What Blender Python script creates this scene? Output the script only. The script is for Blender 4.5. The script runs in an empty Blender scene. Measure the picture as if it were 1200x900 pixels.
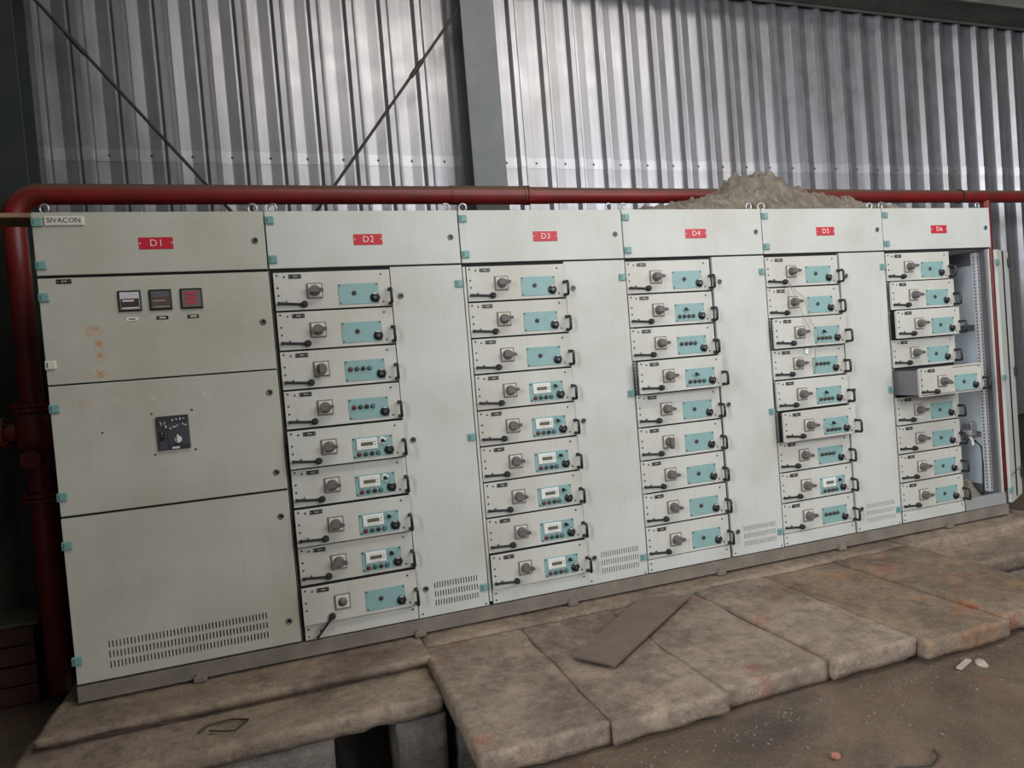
import bpy, bmesh, math, random
from mathutils import Vector, Matrix, noise
random.seed(7)
scn = bpy.context.scene
COL = scn.collection
PI = math.pi

# ------------------------------------------------------------------ camera
YAW, PITCH, ROLL = 0.322, -0.0263, -0.0813
CAM = Vector((1.0255, -3.6209, 1.3142)); F_PX = 797.0
fw = Vector((math.sin(YAW)*math.cos(PITCH), math.cos(YAW)*math.cos(PITCH), math.sin(PITCH)))
rt = Vector((math.cos(YAW), -math.sin(YAW), 0)); up = rt.cross(fw)
r2 = rt*math.cos(ROLL) + up*math.sin(ROLL); u2 = -rt*math.sin(ROLL) + up*math.cos(ROLL)
cd = bpy.data.cameras.new('camera'); cam = bpy.data.objects.new('camera', cd); COL.objects.link(cam)
cd.sensor_width = 36; cd.lens = F_PX/1200*36; cd.clip_start = .05; cd.clip_end = 200
m = Matrix((r2, u2, -fw)).transposed().to_4x4(); m.translation = CAM
cam.matrix_world = m; scn.camera = cam

# ------------------------------------------------------------------ light
w = bpy.data.worlds.new('world'); scn.world = w; w.use_nodes = True
bg = w.node_tree.nodes['Background']; bg.inputs[0].default_value = (.80, .90, 1.0, 1); bg.inputs[1].default_value = .13

def area(name, loc, target, sx, sy, power, color):
    l = bpy.data.lights.new(name, 'AREA'); l.shape = 'RECTANGLE'; l.size = sx; l.size_y = sy
    l.energy = power; l.color = color
    o = bpy.data.objects.new(name, l); COL.objects.link(o); o.location = loc
    o.rotation_euler = (Vector(target)-Vector(loc)).to_track_quat('-Z', 'Y').to_euler()
    return o
area('daylight_front_opening', (6.6, -7.0, 3.4), (4.0, 0, .9), 6, 3.0, 330, (.98, .985, 1.0))
area('daylight_left_opening', (-3.9, -4.6, 3.1), (7.8, 1.0, 2.6), 3.4, 3.8, 780, (.93, .96, 1.0))
area('warm_fill_overhead', (3.8, -2.9, 5.6), (3.6, -1.2, 0), 5.0, 1.2, 150, (1.0, .94, .86))  # added warm fill for the slab tops; the roof has no opening here
scn.view_settings.view_transform = 'Standard'; scn.view_settings.look = 'None'
scn.view_settings.gamma = 1; scn.view_settings.use_curve_mapping = False
scn.view_settings.exposure = 0.0

# ------------------------------------------------------------------ helpers
class MB:
    def __init__(s): s.bm = bmesh.new(); s.mi = 0
    def _tag(s, faces):
        for f in faces: f.material_index = s.mi
    def box(s, x0, x1, y0, y1, z0, z1, bev=0, seg=1):
        r = bmesh.ops.create_cube(s.bm, size=1)
        vs = r['verts']
        for v in vs:
            v.co = Vector(((x0+x1)/2+v.co.x*(x1-x0), (y0+y1)/2+v.co.y*(y1-y0), (z0+z1)/2+v.co.z*(z1-z0)))
        fs = set(f for v in vs for f in v.link_faces); s._tag(fs)
        if bev:
            es = list(set(e for v in vs for e in v.link_edges))
            r = bmesh.ops.bevel(s.bm, geom=es, offset=bev, segments=seg, affect='EDGES', profile=.5)
            s._tag(r['faces'])
        return s
    def quad(s, pts):
        f = s.bm.faces.new([s.bm.verts.new(p) for p in pts]); f.material_index = s.mi; return s
    def cyl(s, p0, p1, r0, r1=None, seg=16, smooth=True, cap=True):
        if r1 is None: r1 = r0
        p0, p1 = Vector(p0), Vector(p1); d = p1-p0
        q = Vector((0, 0, 1)).rotation_difference(d.normalized())
        A, B = [], []
        for i in range(seg):
            a = 2*PI*i/seg; c = Vector((math.cos(a), math.sin(a), 0)); c.rotate(q)
            A.append(s.bm.verts.new(p0+c*r0)); B.append(s.bm.verts.new(p1+c*r1))
        for i in range(seg):
            j = (i+1) % seg
            f = s.bm.faces.new((A[i], A[j], B[j], B[i])); f.smooth = smooth; f.material_index = s.mi
        if cap:
            for R_ in (A[::-1], B):
                f = s.bm.faces.new([s.bm.verts.new(v.co) for v in R_]); f.material_index = s.mi
        return s
    def lathe(s, p, axis, prof, seg=24):
        """prof: list of (distance along axis, radius)"""
        p = Vector(p); q = Vector((0, 0, 1)).rotation_difference(Vector(axis).normalized())
        rings = []
        for d, r in prof:
            ring = []
            for i in range(seg):
                a = 2*PI*i/seg; c = Vector((math.cos(a)*r, math.sin(a)*r, d)); c.rotate(q)
                ring.append(s.bm.verts.new(p+c))
            rings.append(ring)
        for A, B in zip(rings, rings[1:]):
            for i in range(seg):
                j = (i+1) % seg
                f = s.bm.faces.new((A[i], A[j], B[j], B[i])); f.smooth = True; f.material_index = s.mi
        f = s.bm.faces.new(rings[0][::-1]); f.material_index = s.mi
        f = s.bm.faces.new(rings[-1]); f.material_index = s.mi
        return s
    def tube(s, pts, r, seg=8, closed=False):
        pts = [Vector(p) for p in pts]; n = len(pts); rings = []
        ref = Vector((0.13, 0.27, 0.95)).normalized()
        for i, p in enumerate(pts):
            if closed: t = pts[(i+1) % n]-pts[i-1]
            else: t = pts[min(i+1, n-1)]-pts[max(i-1, 0)]
            t.normalize(); a = t.cross(ref)
            if a.length < .05: a = t.cross(Vector((1, 0, 0)))
            a.normalize(); b = t.cross(a)
            rings.append([s.bm.verts.new(p+(a*math.cos(2*PI*k/seg)+b*math.sin(2*PI*k/seg))*r) for k in range(seg)])
        pairs = list(zip(rings, rings[1:]))+([(rings[-1], rings[0])] if closed else [])
        for A, B in pairs:
            for k in range(seg):
                j = (k+1) % seg
                f = s.bm.faces.new((A[k], A[j], B[j], B[k])); f.smooth = True; f.material_index = s.mi
        if not closed:
            for R_ in (rings[0][::-1], rings[-1]):
                f = s.bm.faces.new([s.bm.verts.new(v.co) for v in R_]); f.material_index = s.mi
        return s
    def prism(s, poly, y0, y1):
        """poly of (x,z) extruded along y"""
        A = [s.bm.verts.new((x, y0, z)) for x, z in poly]; B = [s.bm.verts.new((x, y1, z)) for x, z in poly]
        n = len(poly)
        for i in range(n):
            j = (i+1) % n
            f = s.bm.faces.new((A[i], A[j], B[j], B[i])); f.material_index = s.mi
        for f in (s.bm.faces.new(A), s.bm.faces.new(B)): f.material_index = s.mi
        return s
    def mesh(s, name, *mats):
        bmesh.ops.recalc_face_normals(s.bm, faces=s.bm.faces)
        me = bpy.data.meshes.new(name); s.bm.to_mesh(me); s.bm.free()
        for m_ in mats: me.materials.append(m_)
        return me

def ob(name, me, parent=None, loc=(0, 0, 0), rot=(0, 0, 0), label=None):
    o = bpy.data.objects.new(name, me); COL.objects.link(o)
    if parent: o.parent = parent
    o.location = loc; o.rotation_euler = rot
    if label: o['label'] = label
    return o
def tag(o, label, cat, group=None, kind=None):
    o['label'] = label; o['category'] = cat
    if group: o['group'] = group
    if kind: o['kind'] = kind
    return o
def thing(name, label, cat, loc=(0, 0, 0), group=None):
    return tag(ob(name, None, loc=loc), label, cat, group)
def struct(name, me):
    o = ob(name, me); o['kind'] = 'structure'; return o

def text_mesh(body, size, mat, extrude=.0006, align='CENTER', spacing=1.0, off=0):
    c = bpy.data.curves.new('lettering', 'FONT'); c.body = body; c.size = size; c.extrude = extrude
    c.offset = off; c.align_x = align; c.align_y = 'CENTER'; c.resolution_u = 3; c.space_character = spacing
    o = bpy.data.objects.new('lettering', c); COL.objects.link(o)
    dg = bpy.context.evaluated_depsgraph_get()
    me = bpy.data.meshes.new_from_object(o.evaluated_get(dg))
    bpy.data.objects.remove(o); bpy.data.curves.remove(c)
    me.transform(Matrix.Rotation(PI/2, 4, 'X')); me.materials.clear(); me.materials.append(mat)
    return me

# ------------------------------------------------------------------ materials
def mat(name, col, rough=.5, metal=0, spec=.5):
    m_ = bpy.data.materials.new(name); m_.use_nodes = True
    b = m_.node_tree.nodes['Principled BSDF']
    b.inputs['Base Color'].default_value = (*col, 1); b.inputs['Roughness'].default_value = rough
    b.inputs['Metallic'].default_value = metal; b.inputs['Specular IOR Level'].default_value = spec
    return m_
class NT:
    def __init__(s, m_): s.nt = m_.node_tree; s.b = s.nt.nodes['Principled BSDF']
    def n(s, t, **k):
        o = s.nt.nodes.new(t)
        for a, v in k.items(): setattr(o, a, v)
        return o
    def l(s, a, b): s.nt.links.new(a, b)
    def pos(s, scale=(1, 1, 1), obj=False):
        if obj: src = s.n('ShaderNodeTexCoord').outputs['Object']
        else: src = s.n('ShaderNodeNewGeometry').outputs['Position']
        mp = s.n('ShaderNodeMapping'); mp.inputs['Scale'].default_value = scale; s.l(src, mp.inputs['Vector'])
        return mp.outputs[0]
    def noise(s, vec, scale, detail=6, rough=.6, dist=0):
        t = s.n('ShaderNodeTexNoise'); t.inputs['Scale'].default_value = scale; t.inputs['Detail'].default_value = detail
        t.inputs['Roughness'].default_value = rough; t.inputs['Distortion'].default_value = dist
        s.l(vec, t.inputs['Vector']); return t.outputs['Fac']
    def ramp(s, fac, stops):
        r = s.n('ShaderNodeValToRGB'); e = r.color_ramp.elements
        while len(e) < len(stops): e.new(.5)
        for k, (p, c) in enumerate(stops):
            e[k].position = p; e[k].color = (*c, 1) if len(c) == 3 else c
        s.l(fac, r.inputs[0]); return r.outputs[0]
    def mix(s, fac, a, b, mode='MIX'):
        x = s.n('ShaderNodeMix', data_type='RGBA', blend_type=mode)
        for sock, v in ((x.inputs[0], fac), (x.inputs[6], a), (x.inputs[7], b)):
            if hasattr(v, 'is_linked'): s.l(v, sock)
            elif isinstance(v, (int, float)): sock.default_value = v
            else: sock.default_value = (*v, 1)
        return x.outputs[2]
    def math(s, op, a, b=None, clamp=False):
        x = s.n('ShaderNodeMath', operation=op); x.use_clamp = clamp
        for sock, v in ((x.inputs[0], a), (x.inputs[1], b)):
            if v is None: continue
            if hasattr(v, 'is_linked'): s.l(v, sock)
            else: sock.default_value = v
        return x.outputs[0]
    def bump(s, h, strength, dist=.01):
        x = s.n('ShaderNodeBump'); x.inputs['Strength'].default_value = strength; x.inputs['Distance'].default_value = dist
        s.l(h, x.inputs['Height']); s.l(x.outputs[0], s.b.inputs['Normal'])
BW = lambda p0, p1: [(p0, (0, 0, 0)), (p1, (1, 1, 1))]

def paint(name, base, dirt=(.34, .29, .19), amount=.35, extra=None):
    m_ = mat(name, base, .45, 0, .4); t = NT(m_)
    p = t.pos()
    big = t.noise(p, 1.6, 5, .6)
    c = t.mix(t.math('MULTIPLY', t.ramp(big, BW(.42, .72)), amount), base, dirt)
    st = t.noise(t.pos((60, 60, 1.6)), 1.0, 4, .65)             # run marks from rain and dust
    c = t.mix(t.math('MULTIPLY', t.ramp(st, BW(.55, .75)), .22), c, (.30, .29, .24))
    sp = t.noise(p, 42, 3, .7)
    c = t.mix(t.math('MULTIPLY', t.ramp(sp, BW(.66, .74)), .35), c, (.25, .23, .18))
    fine = t.noise(p, 230, 2, .5)
    c = t.mix(t.math('MULTIPLY', t.ramp(fine, BW(.35, .7)), .10), c, (.28, .28, .26))
    if extra: c = extra(t, c)
    t.l(c, t.b.inputs['Base Color'])
    t.bump(fine, .12, .002)
    return m_
def rust_extra(t, c):
    p = t.pos(); n1 = t.noise(p, 34, 6, .75)
    out = c
    for (x, z, rx, rz) in ((.205, 1.635, .05, .025), (.225, 1.57, .02, .035), (.225, 1.51, .018, .04), (.215, 1.432, .055, .022), (.12, 1.30, .05, .03)):
        mp = t.n('ShaderNodeMapping', vector_type='POINT')
        mp.inputs['Location'].default_value = (-x/rx, 0, -z/rz); mp.inputs['Scale'].default_value = (1/rx, 0, 1/rz)
        t.l(t.n('ShaderNodeNewGeometry').outputs['Position'], mp.inputs['Vector'])
        L = t.n('ShaderNodeVectorMath', operation='LENGTH'); t.l(mp.outputs[0], L.inputs[0])
        f = t.math('SUBTRACT', 1.25, L.outputs['Value'], True)
        f = t.math('MULTIPLY', f, t.ramp(n1, BW(.46, .54)), True)
        out = t.mix(t.math('MULTIPLY', f, .95 if z > 1.35 else .35), out, (.50, .22, .10))
    # pale scuffs around the breaker window
    n2 = t.noise(p, 16, 5, .8)
    mp = t.n('ShaderNodeMapping'); mp.inputs['Location'].default_value = (-.55/.33, 0, -1.31/.08); mp.inputs['Scale'].default_value = (1/.33, 0, 1/.08)
    t.l(t.n('ShaderNodeNewGeometry').outputs['Position'], mp.inputs['Vector'])
    L = t.n('ShaderNodeVectorMath', operation='LENGTH'); t.l(mp.outputs[0], L.inputs[0])
    f = t.math('MULTIPLY', t.math('SUBTRACT', 1.2, L.outputs['Value'], True), t.ramp(n2, BW(.56, .62)), True)
    out = t.mix(t.math('MULTIPLY', f, .6), out, (.66, .66, .60))
    return out
M = {}
M['paint'] = paint('cabinet_paint', (.565, .59, .565))
M['paint_dim_rust'] = paint('cabinet_paint_dim_rust', (.49, .49, .43), (.27, .235, .15), .45, rust_extra)  # base darkened for the dimmer light on the end cabinet; dirt and rust real
M['drawer'] = paint('drawer_paint', (.575, .58, .54), (.36, .31, .21), .4)
M['inner'] = mat('inner_galvanised', (.20, .20, .215), .45, .4)
M['plate_blue'] = paint('pale_blue_plate', (.62, .70, .76), (.30, .33, .36), .3)
M['dark'] = mat('dark_backing', (.018, .018, .02), .8)  # in cabinets, stands in for unlit space behind gaps, slots and rail holes
M['black'] = mat('black_plastic', (.012, .012, .013), .38)
M['darkgrey'] = mat('dark_grey_plastic', (.085, .078, .075), .5)
M['knob'] = mat('grey_plastic_knob', (.13, .12, .115), .55)
M['white'] = mat('white_plastic', (.75, .74, .72), .45)
M['cream'] = mat('cream_plate', (.62, .60, .53), .5)
M['rim'] = mat('brown_grey_rim', (.22, .17, .145), .6)
M['red_btn'] = mat('red_button', (.20, .015, .03), .35)
M['dim_btn'] = mat('dim_red_button', (.030, .014, .018), .4)
M['green_btn'] = mat('green_button', (.01, .09, .075), .35)
M['teal_btn'] = mat('teal_button', (.05, .20, .20), .35)
M['label_red'] = mat('red_label', (.50, .012, .03), .45)
M['screw'] = mat('dull_steel_screw', (.09, .085, .08), .5, .5)
M['sill'] = mat('grey_zinc_sill', (.29, .29, .30), .55)
M['steel'] = mat('bright_steel', (.55, .55, .56), .35, .8)
M['lock'] = mat('zinc_lock', (.17, .19, .18), .4, .6)
M['lcd'] = mat('lcd_window', (.12, .125, .07), .3)
M['rubber'] = mat('black_rubber', (.015, .015, .016), .6)
def teal(name, c):
    m_ = mat(name, c, .45); t = NT(m_)
    n_ = t.noise(t.pos(), 22, 5, .7)
    t.l(t.mix(t.math('MULTIPLY', t.ramp(n_, BW(.4, .75)), .4), c, (c[0]*.62+.05, c[1]*.66, c[2]*.66)), t.b.inputs['Base Color'])
    return m_
M['teal'] = teal('teal_panel', (.235, .405, .40)); M['hinge'] = teal('teal_hinge', (.17, .335, .32))

def dusty(name, c1, c2, rough=.7, scale=3, metal=0, bump=.2, bscale=60, c3=None):
    m_ = mat(name, c1, rough, metal); t = NT(m_); p = t.pos()
    c = t.mix(t.ramp(t.noise(p, scale, 7, .65), BW(.35, .68)), c1, c2)
    if c3: c = t.mix(t.math('MULTIPLY', t.ramp(t.noise(p, scale*4.3, 5, .7), BW(.56, .7)), .7), c, c3)
    t.l(c, t.b.inputs['Base Color']); t.bump(t.noise(p, bscale, 5, .65), bump, .01)
    return m_
M['base'] = dusty('dusty_base_steel', (.135, .122, .10), (.23, .195, .16), .7, 5, 0, .15)
# red pipe: dust lies on whatever faces upward
def pipe_mat():
    m_ = mat('red_pipe_paint', (.30, .018, .014), .42); t = NT(m_); p = t.pos()
    c = t.mix(t.ramp(t.noise(p, 6, 6, .7), BW(.4, .75)), (.20, .010, .009), (.085, .012, .009))
    g = t.n('ShaderNodeNewGeometry'); sx = t.n('ShaderNodeSeparateXYZ'); t.l(g.outputs['Normal'], sx.inputs[0])
    d = t.math('MULTIPLY', t.ramp(sx.outputs['Z'], BW(.15, .6)), t.ramp(t.noise(p, 18, 5, .6), BW(.0, .45)))
    c = t.mix(t.math('MULTIPLY', d, .9), c, (.115, .075, .055))
    t.l(c, t.b.inputs['Base Color']); return m_
M['pipe'] = pipe_mat()
M['wood'] = dusty('weathered_wood', (.33, .22, .14), (.20, .13, .085), .8, 14)
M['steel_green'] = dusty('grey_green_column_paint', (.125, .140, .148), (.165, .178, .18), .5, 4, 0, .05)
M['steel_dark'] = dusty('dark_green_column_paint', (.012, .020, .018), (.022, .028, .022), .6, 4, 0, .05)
M['beam'] = dusty('dusty_grey_beam', (.07, .078, .07), (.13, .13, .11), .7, 3)
M['rod'] = dusty('dark_rod', (.022, .020, .015), (.05, .042, .03), .6, 12)

def sheet(name, k=1.0):
    m_ = mat(name, (.42, .43, .46), .5, .88); t = NT(m_); p = t.pos()
    v = t.noise(t.pos((18, 1, .5)), 1, 6, .65)
    c = t.mix(t.ramp(v, BW(.3, .75)), (.385*k, .387*k, .415*k), (.285*k, .282*k, .292*k))
    brown = t.noise(t.pos((2.2, 1, .8)), 1, 5, .6)
    c = t.mix(t.math('MULTIPLY', t.ramp(brown, BW(.5, .75)), .45), c, (.22, .19, .15))
    fine = t.noise(p, 90, 3, .6)
    c = t.mix(t.math('MULTIPLY', t.ramp(fine, BW(.4, .8)), .2), c, (.25, .25, .25))
    t.l(c, t.b.inputs['Base Color'])
    r = t.ramp(t.noise(p, 7, 4, .6), [(.3, (.34,)*3), (.7, (.44,)*3)]); t.l(r, t.b.inputs['Roughness'])
    return m_
M['sheet'] = sheet('galvanised_wall_sheet'); M['sheet_lap'] = sheet('galvanised_sheet_lap', 1.22)

def concrete(name, a, b, warm, red=0.0, crack=True, bscale=26, dark=(.07, .06, .05)):
    m_ = mat(name, a, .85, 0, .25); t = NT(m_); p = t.pos()
    c = t.mix(t.ramp(t.noise(p, 2.4, 8, .68), BW(.34, .66)), a, b)
    c = t.mix(t.math('MULTIPLY', t.ramp(t.noise(p, 5.3, 7, .7, .6), BW(.5, .68)), .65), c, warm)
    c = t.mix(t.math('MULTIPLY', t.ramp(t.noise(p, 1.15, 8, .7, .5), BW(.5, .63)), .6), c, dark)
    if red: c = t.mix(t.math('MULTIPLY', t.ramp(t.noise(p, 3.4, 8, .75, .2), BW(.565, .65)), red), c, (.30, .085, .04))
    sp = t.noise(p, 75, 4, .75)
    c = t.mix(t.math('MULTIPLY', t.ramp(sp, BW(.58, .7)), .4), c, (.52, .47, .42))
    c = t.mix(t.math('MULTIPLY', t.ramp(sp, [(.30, (1, 1, 1)), (.42, (0, 0, 0))]), .5), c, (.05, .04, .03))
    md = t.noise(p, 17, 8, .75)
    c = t.mix(t.math('MULTIPLY', t.ramp(md, BW(.50, .64)), .45), c, tuple(v*.42 for v in b))
    c = t.mix(t.math('MULTIPLY', t.ramp(md, [(.36, (1, 1, 1)), (.48, (0, 0, 0))]), .28), c, tuple(min(1, v*1.4) for v in a))
    t.l(c, t.b.inputs['Base Color'])
    h = t.math('ADD', t.noise(p, bscale, 8, .7), t.math('MULTIPLY', t.noise(p, bscale*5, 4, .7), .4))
    t.bump(h, .8, .014)
    return m_
M['slab'] = concrete('old_slab_concrete', (.32, .258, .205), (.20, .155, .12), (.45, .34, .25), .45, dark=(.10, .082, .066))
M['slab_red'] = concrete('stained_slab_concrete', (.27, .21, .155), (.16, .115, .08), (.37, .20, .10), .85)
M['plinth'] = concrete('plinth_concrete', (.33, .26, .20), (.22, .17, .13), (.43, .33, .24), 0, dark=(.11, .085, .065))
M['pit'] = concrete('trench_wall_concrete', (.27, .235, .20), (.19, .165, .15), (.31, .26, .22), 0)
def dirt():
    m_ = mat('dirt_floor', (.12, .09, .07), .9, 0, .3); t = NT(m_); p = t.pos()
    c = t.mix(t.ramp(t.noise(p, 1.7, 8, .7, .4), BW(.35, .65)), (.11, .08, .056), (.215, .155, .11))
    c = t.mix(t.math('MULTIPLY', t.ramp(t.noise(p, .9, 7, .7, .3), BW(.52, .64)), .75), c, (.06, .062, .058))
    c = t.mix(t.math('MULTIPLY', t.ramp(t.noise(p, 2.6, 7, .75), BW(.58, .68)), .7), c, (.27, .115, .065))
    g = t.noise(p, 120, 3, .8)
    c = t.mix(t.math('MULTIPLY', t.ramp(g, BW(.6, .68)), .55), c, (.36, .32, .29))
    c = t.mix(t.math('MULTIPLY', t.ramp(g, [(.32, (1, 1, 1)), (.42, (0, 0, 0))]), .6), c, (.03, .025, .02))
    t.l(c, t.b.inputs['Base Color'])
    t.bump(t.math('ADD', t.noise(p, 14, 8, .75), t.math('MULTIPLY', g, .6)), .9, .02)
    return m_
M['dirt'] = dirt()
def tarp_mat():
    m_ = mat('dirty_plastic_sheet', (.34, .30, .25), .38, 0, .6); t = NT(m_); p = t.pos()
    c = t.mix(t.ramp(t.noise(p, 9, 8, .75, 1.2), BW(.35, .62)), (.44, .40, .34), (.21, .165, .12))
    c = t.mix(t.math('MULTIPLY', t.ramp(t.noise(p, 26, 6, .8, 1.5), BW(.57, .66)), .7), c, (.58, .55, .50))
    t.l(c, t.b.inputs['Base Color']); t.bump(t.noise(p, 22, 9, .8, 2.0), 1.0, .03); return m_
M['tarp'] = tarp_mat()

# ------------------------------------------------------------------ the shed
WALL_Y = 1.35; PITCH_W = .2455; RIB0 = -.035
def sheet_wall(mb, x0, x1, z0, z1, yoff=0):
    k0 = math.floor((x0-RIB0)/PITCH_W); xs = []
    k = k0
    while RIB0+k*PITCH_W < x1:
        c = RIB0+k*PITCH_W
        xs += [(c-.041, 0), (c-.019, -.036), (c+.019, -.036), (c+.041, 0), (c+.055, -.001), (c+PITCH_W/2-.004, .005), (c+PITCH_W/2+.004, .0047), (c+PITCH_W-.055, -.001)]
        k += 1
    V = [(mb.bm.verts.new((x, WALL_Y+y+yoff, z0)), mb.bm.verts.new((x, WALL_Y+y+yoff, z1))) for x, y in xs]
    for a, b in zip(V, V[1:]):
        f = mb.bm.faces.new((a[0], b[0], b[1], a[1])); f.material_index = mb.mi
mb = MB(); sheet_wall(mb, -.41, 12.5, .40, 6.3)
mb.mi = 1; sheet_wall(mb, -.41, 12.5, 2.835, 2.915, -.003)
mb.mi = 2; mb.box(-2.6, 12.5, WALL_Y+.05, WALL_Y+.30, -.6, .42).box(-2.6, 12.5, WALL_Y+.06, WALL_Y+.08, .42, 6.3)
wall = struct('wall_back', mb.mesh('wall_back', M['sheet'], M['sheet_lap'], M['dark']))
sc = MB().lathe((0, 0, 0), (0, -1, 0), [(0, .009), (.003, .009), (.003, .006), (.009, .006)], 8).mesh('screw', M['screw'])
for k in range(0, 31): ob('screw', sc, wall, (RIB0+(k+.5)*PITCH_W, WALL_Y+.003, 2.875))
mb = MB().box(-.95, -.80, -2.7, WALL_Y+.03, -.6, 6.3).box(-.80, -.42, WALL_Y-.045, WALL_Y+.03, -.6, 6.3)  # long part unseen, run forward to block left daylight; dark return at the edge
struct('wall_left_blocker', mb.mesh('wall_left_blocker', dusty('dark_side_wall', (.035, .042, .034), (.075, .075, .055), .85, 1.8)))
mb = MB().box(12.5, 12.65, -9, WALL_Y+.4, -.6, 6.3)  # unseen dark wall, added so the metal sheets reflect less light
struct('unseen_wall_right', mb.mesh('unseen_wall_right', mat('dim_wall', (.10, .095, .085), .8)))
mb = MB().box(-2.8, 12.65, -9, WALL_Y+.4, 6.3, 6.4)
struct('ceiling', mb.mesh('ceiling', mat('roof_sheet', (.08, .085, .09), .8)))

# dirt floor with shallow undulation, cut by the trench
def hgrid(mb, x0, x1, y0, y1, nx, ny, fn):
    V = [[mb.bm.verts.new((x0+(x1-x0)*i/nx, y0+(y1-y0)*j/ny, 0)) for i in range(nx+1)] for j in range(ny+1)]
    for row in V:
        for v in row: v.co.z = fn(v.co.x, v.co.y)
    for j in range(ny):
        for i in range(nx):
            f = mb.bm.faces.new((V[j][i], V[j][i+1], V[j+1][i+1], V[j+1][i])); f.smooth = True; f.material_index = mb.mi
    return V
def fz(x, y):
    d = max(0, -1.1-y)
    return -.205+.018*noise.noise(Vector((x*1.3, y*1.3, 0)))+.010*noise.noise(Vector((x*7, y*7, 3)))+.006*noise.noise(Vector((x*21, y*21, 5)))-.03*min(1, d)
mb = MB(); hgrid(mb, -2.6, 9.5, -4.2, -1.08, 260, 80, fz); hgrid(mb, -2.6, 12.5, -12, -4.2, 20, 12, lambda x, y: -.24)
hgrid(mb, 9.5, 12.5, -4.2, -1.08, 6, 6, lambda x, y: -.22)
mb.box(-2.6, 12.5, -1.2, -1.08, -1.1, -.225)
struct('floor', mb.mesh('floor', M['dirt']))
mb = MB()                                                          # trench bed and the ground behind the plinth
mb.box(-2.6, 12.5, -1.2, -.4, -1.15, -1.05)
mb.box(-2.6, -.16, -.4, WALL_Y+.05, -1.1, -.34); mb.box(6.26, 12.5, -.27, WALL_Y+.05, -1.1, -.16)
o = struct('floor', mb.mesh('floor', M['dirt']))

def rough_box(x0, x1, y0, y1, z0, z1, cell=.03, amp=.008, rnd=.012, seed=0, chip=0, m_=None, name='slab'):
    bm = bmesh.new(); cache = {}
    nx, ny, nz = [max(1, round((b-a)/cell)) for a, b in ((x0, x1), (y0, y1), (z0, z1))]
    def v(i, j, k):
        if (i, j, k) not in cache:
            p = Vector((x0+(x1-x0)*i/nx, y0+(y1-y0)*j/ny, z0+(z1-z0)*k/nz))
            e = Vector((1 if i == nx else -1 if i == 0 else 0, 1 if j == ny else -1 if j == 0 else 0, 1 if k == nz else -1 if k == 0 else 0))
            cnt = abs(e.x)+abs(e.y)+abs(e.z)
            q = p*9+Vector((seed*13.1, 0, 0)); n1 = noise.noise(q); n2 = noise.noise(p*31+Vector((seed*3.3, 7, 0)))
            d = amp*(n1+.6*n2)
            if cnt >= 2: d -= rnd*(.35+1.1*max(0, n1))+chip*max(0, noise.noise(p*5+Vector((seed*7, 3, 1)))-.1)
            p = p+e.normalized()*d if cnt > 1 else p+e*d*(.35 if e.z else 1)
            cache[(i, j, k)] = bm.verts.new(p)
        return cache[(i, j, k)]
    def face(a, b, c, d): f = bm.faces.new((a, b, c, d)); f.smooth = True
    for i in range(nx):
        for j in range(ny):
            face(v(i, j, nz), v(i+1, j, nz), v(i+1, j+1, nz), v(i, j+1, nz)); face(v(i, j, 0), v(i, j+1, 0), v(i+1, j+1, 0), v(i+1, j, 0))
    for i in range(nx):
        for k in range(nz):
            face(v(i, 0, k), v(i+1, 0, k), v(i+1, 0, k+1), v(i, 0, k+1)); face(v(i, ny, k), v(i, ny, k+1), v(i+1, ny, k+1), v(i+1, ny, k))
    for j in range(ny):
        for k in range(nz):
            face(v(0, j, k), v(0, j, k+1), v(0, j+1, k+1), v(0, j+1, k)); face(v(nx, j, k), v(nx, j+1, k), v(nx, j+1, k+1), v(nx, j, k+1))
    bmesh.ops.recalc_face_normals(bm, faces=bm.faces)
    me = bpy.data.meshes.new(name); bm.to_mesh(me); bm.free(); me.materials.append(m_); return me
def join_me(name, meshes, *mats):
    bm = bmesh.new()
    for me in meshes: bm.from_mesh(me)
    out = bpy.data.meshes.new(name); bm.to_mesh(out); bm.free()
    for m_ in mats: out.materials.append(m_)
    return out

# concrete plinth under the cabinets: upper step, ledge and the trench wall with its cable hole
P_ = M['plinth']
parts = [rough_box(-.10, 1.60, -.280, 1.2, -.130, -.092, .02, .006, .003, 1, .02, P_),
         rough_box(-.09, 1.60, -.235, 1.2, -.3, -.128, .05, .004, .003, 31, .0, P_),
         rough_box(1.60, 4.87, -.145, 1.2, -.3, -.092, .05, .004, .004, 2, .01, P_),
         rough_box(4.87, 6.24, -.17, 1.2, -.3, -.092, .045, .006, .008, 3, .02, P_)]
pl = tag(ob('concrete_plinth', join_me('concrete_plinth', parts, P_)), 'long brown concrete step that the row of cabinets stands on', 'plinth')
parts = [rough_box(-.16, 1.59, -.585, -.1, -.235, -.152, .03, .008, .008, 4, .03, P_),
         rough_box(1.59, 4.88, -.515, -.1, -.262, -.20, .04, .008, .010, 14, .02, P_),
         rough_box(4.88, 6.26, -.50, -.1, -.262, -.16, .03, .008, .008, 24, .03, P_)]
ob('ledge', join_me('ledge', parts, P_), pl)
parts = [rough_box(1.10, 1.50, -.10, .0, -1.1, -.262, .1, 0, 0, 9, 0, M['pit']),
         rough_box(-.14, 1.10, -.57, -.1, -1.1, -.235, .05, .010, .008, 5, .02, M['pit']),
         rough_box(1.37, 1.60, -.565, -.1, -1.1, -.235, .05, .010, .008, 15, .02, M['pit']),
         rough_box(1.58, 6.25, -.50, -.1, -1.1, -.262, .06, .010, .008, 6, .02, M['pit'])]
ob('trench_wall', join_me('trench_wall', parts, M['pit']), pl)

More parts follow.
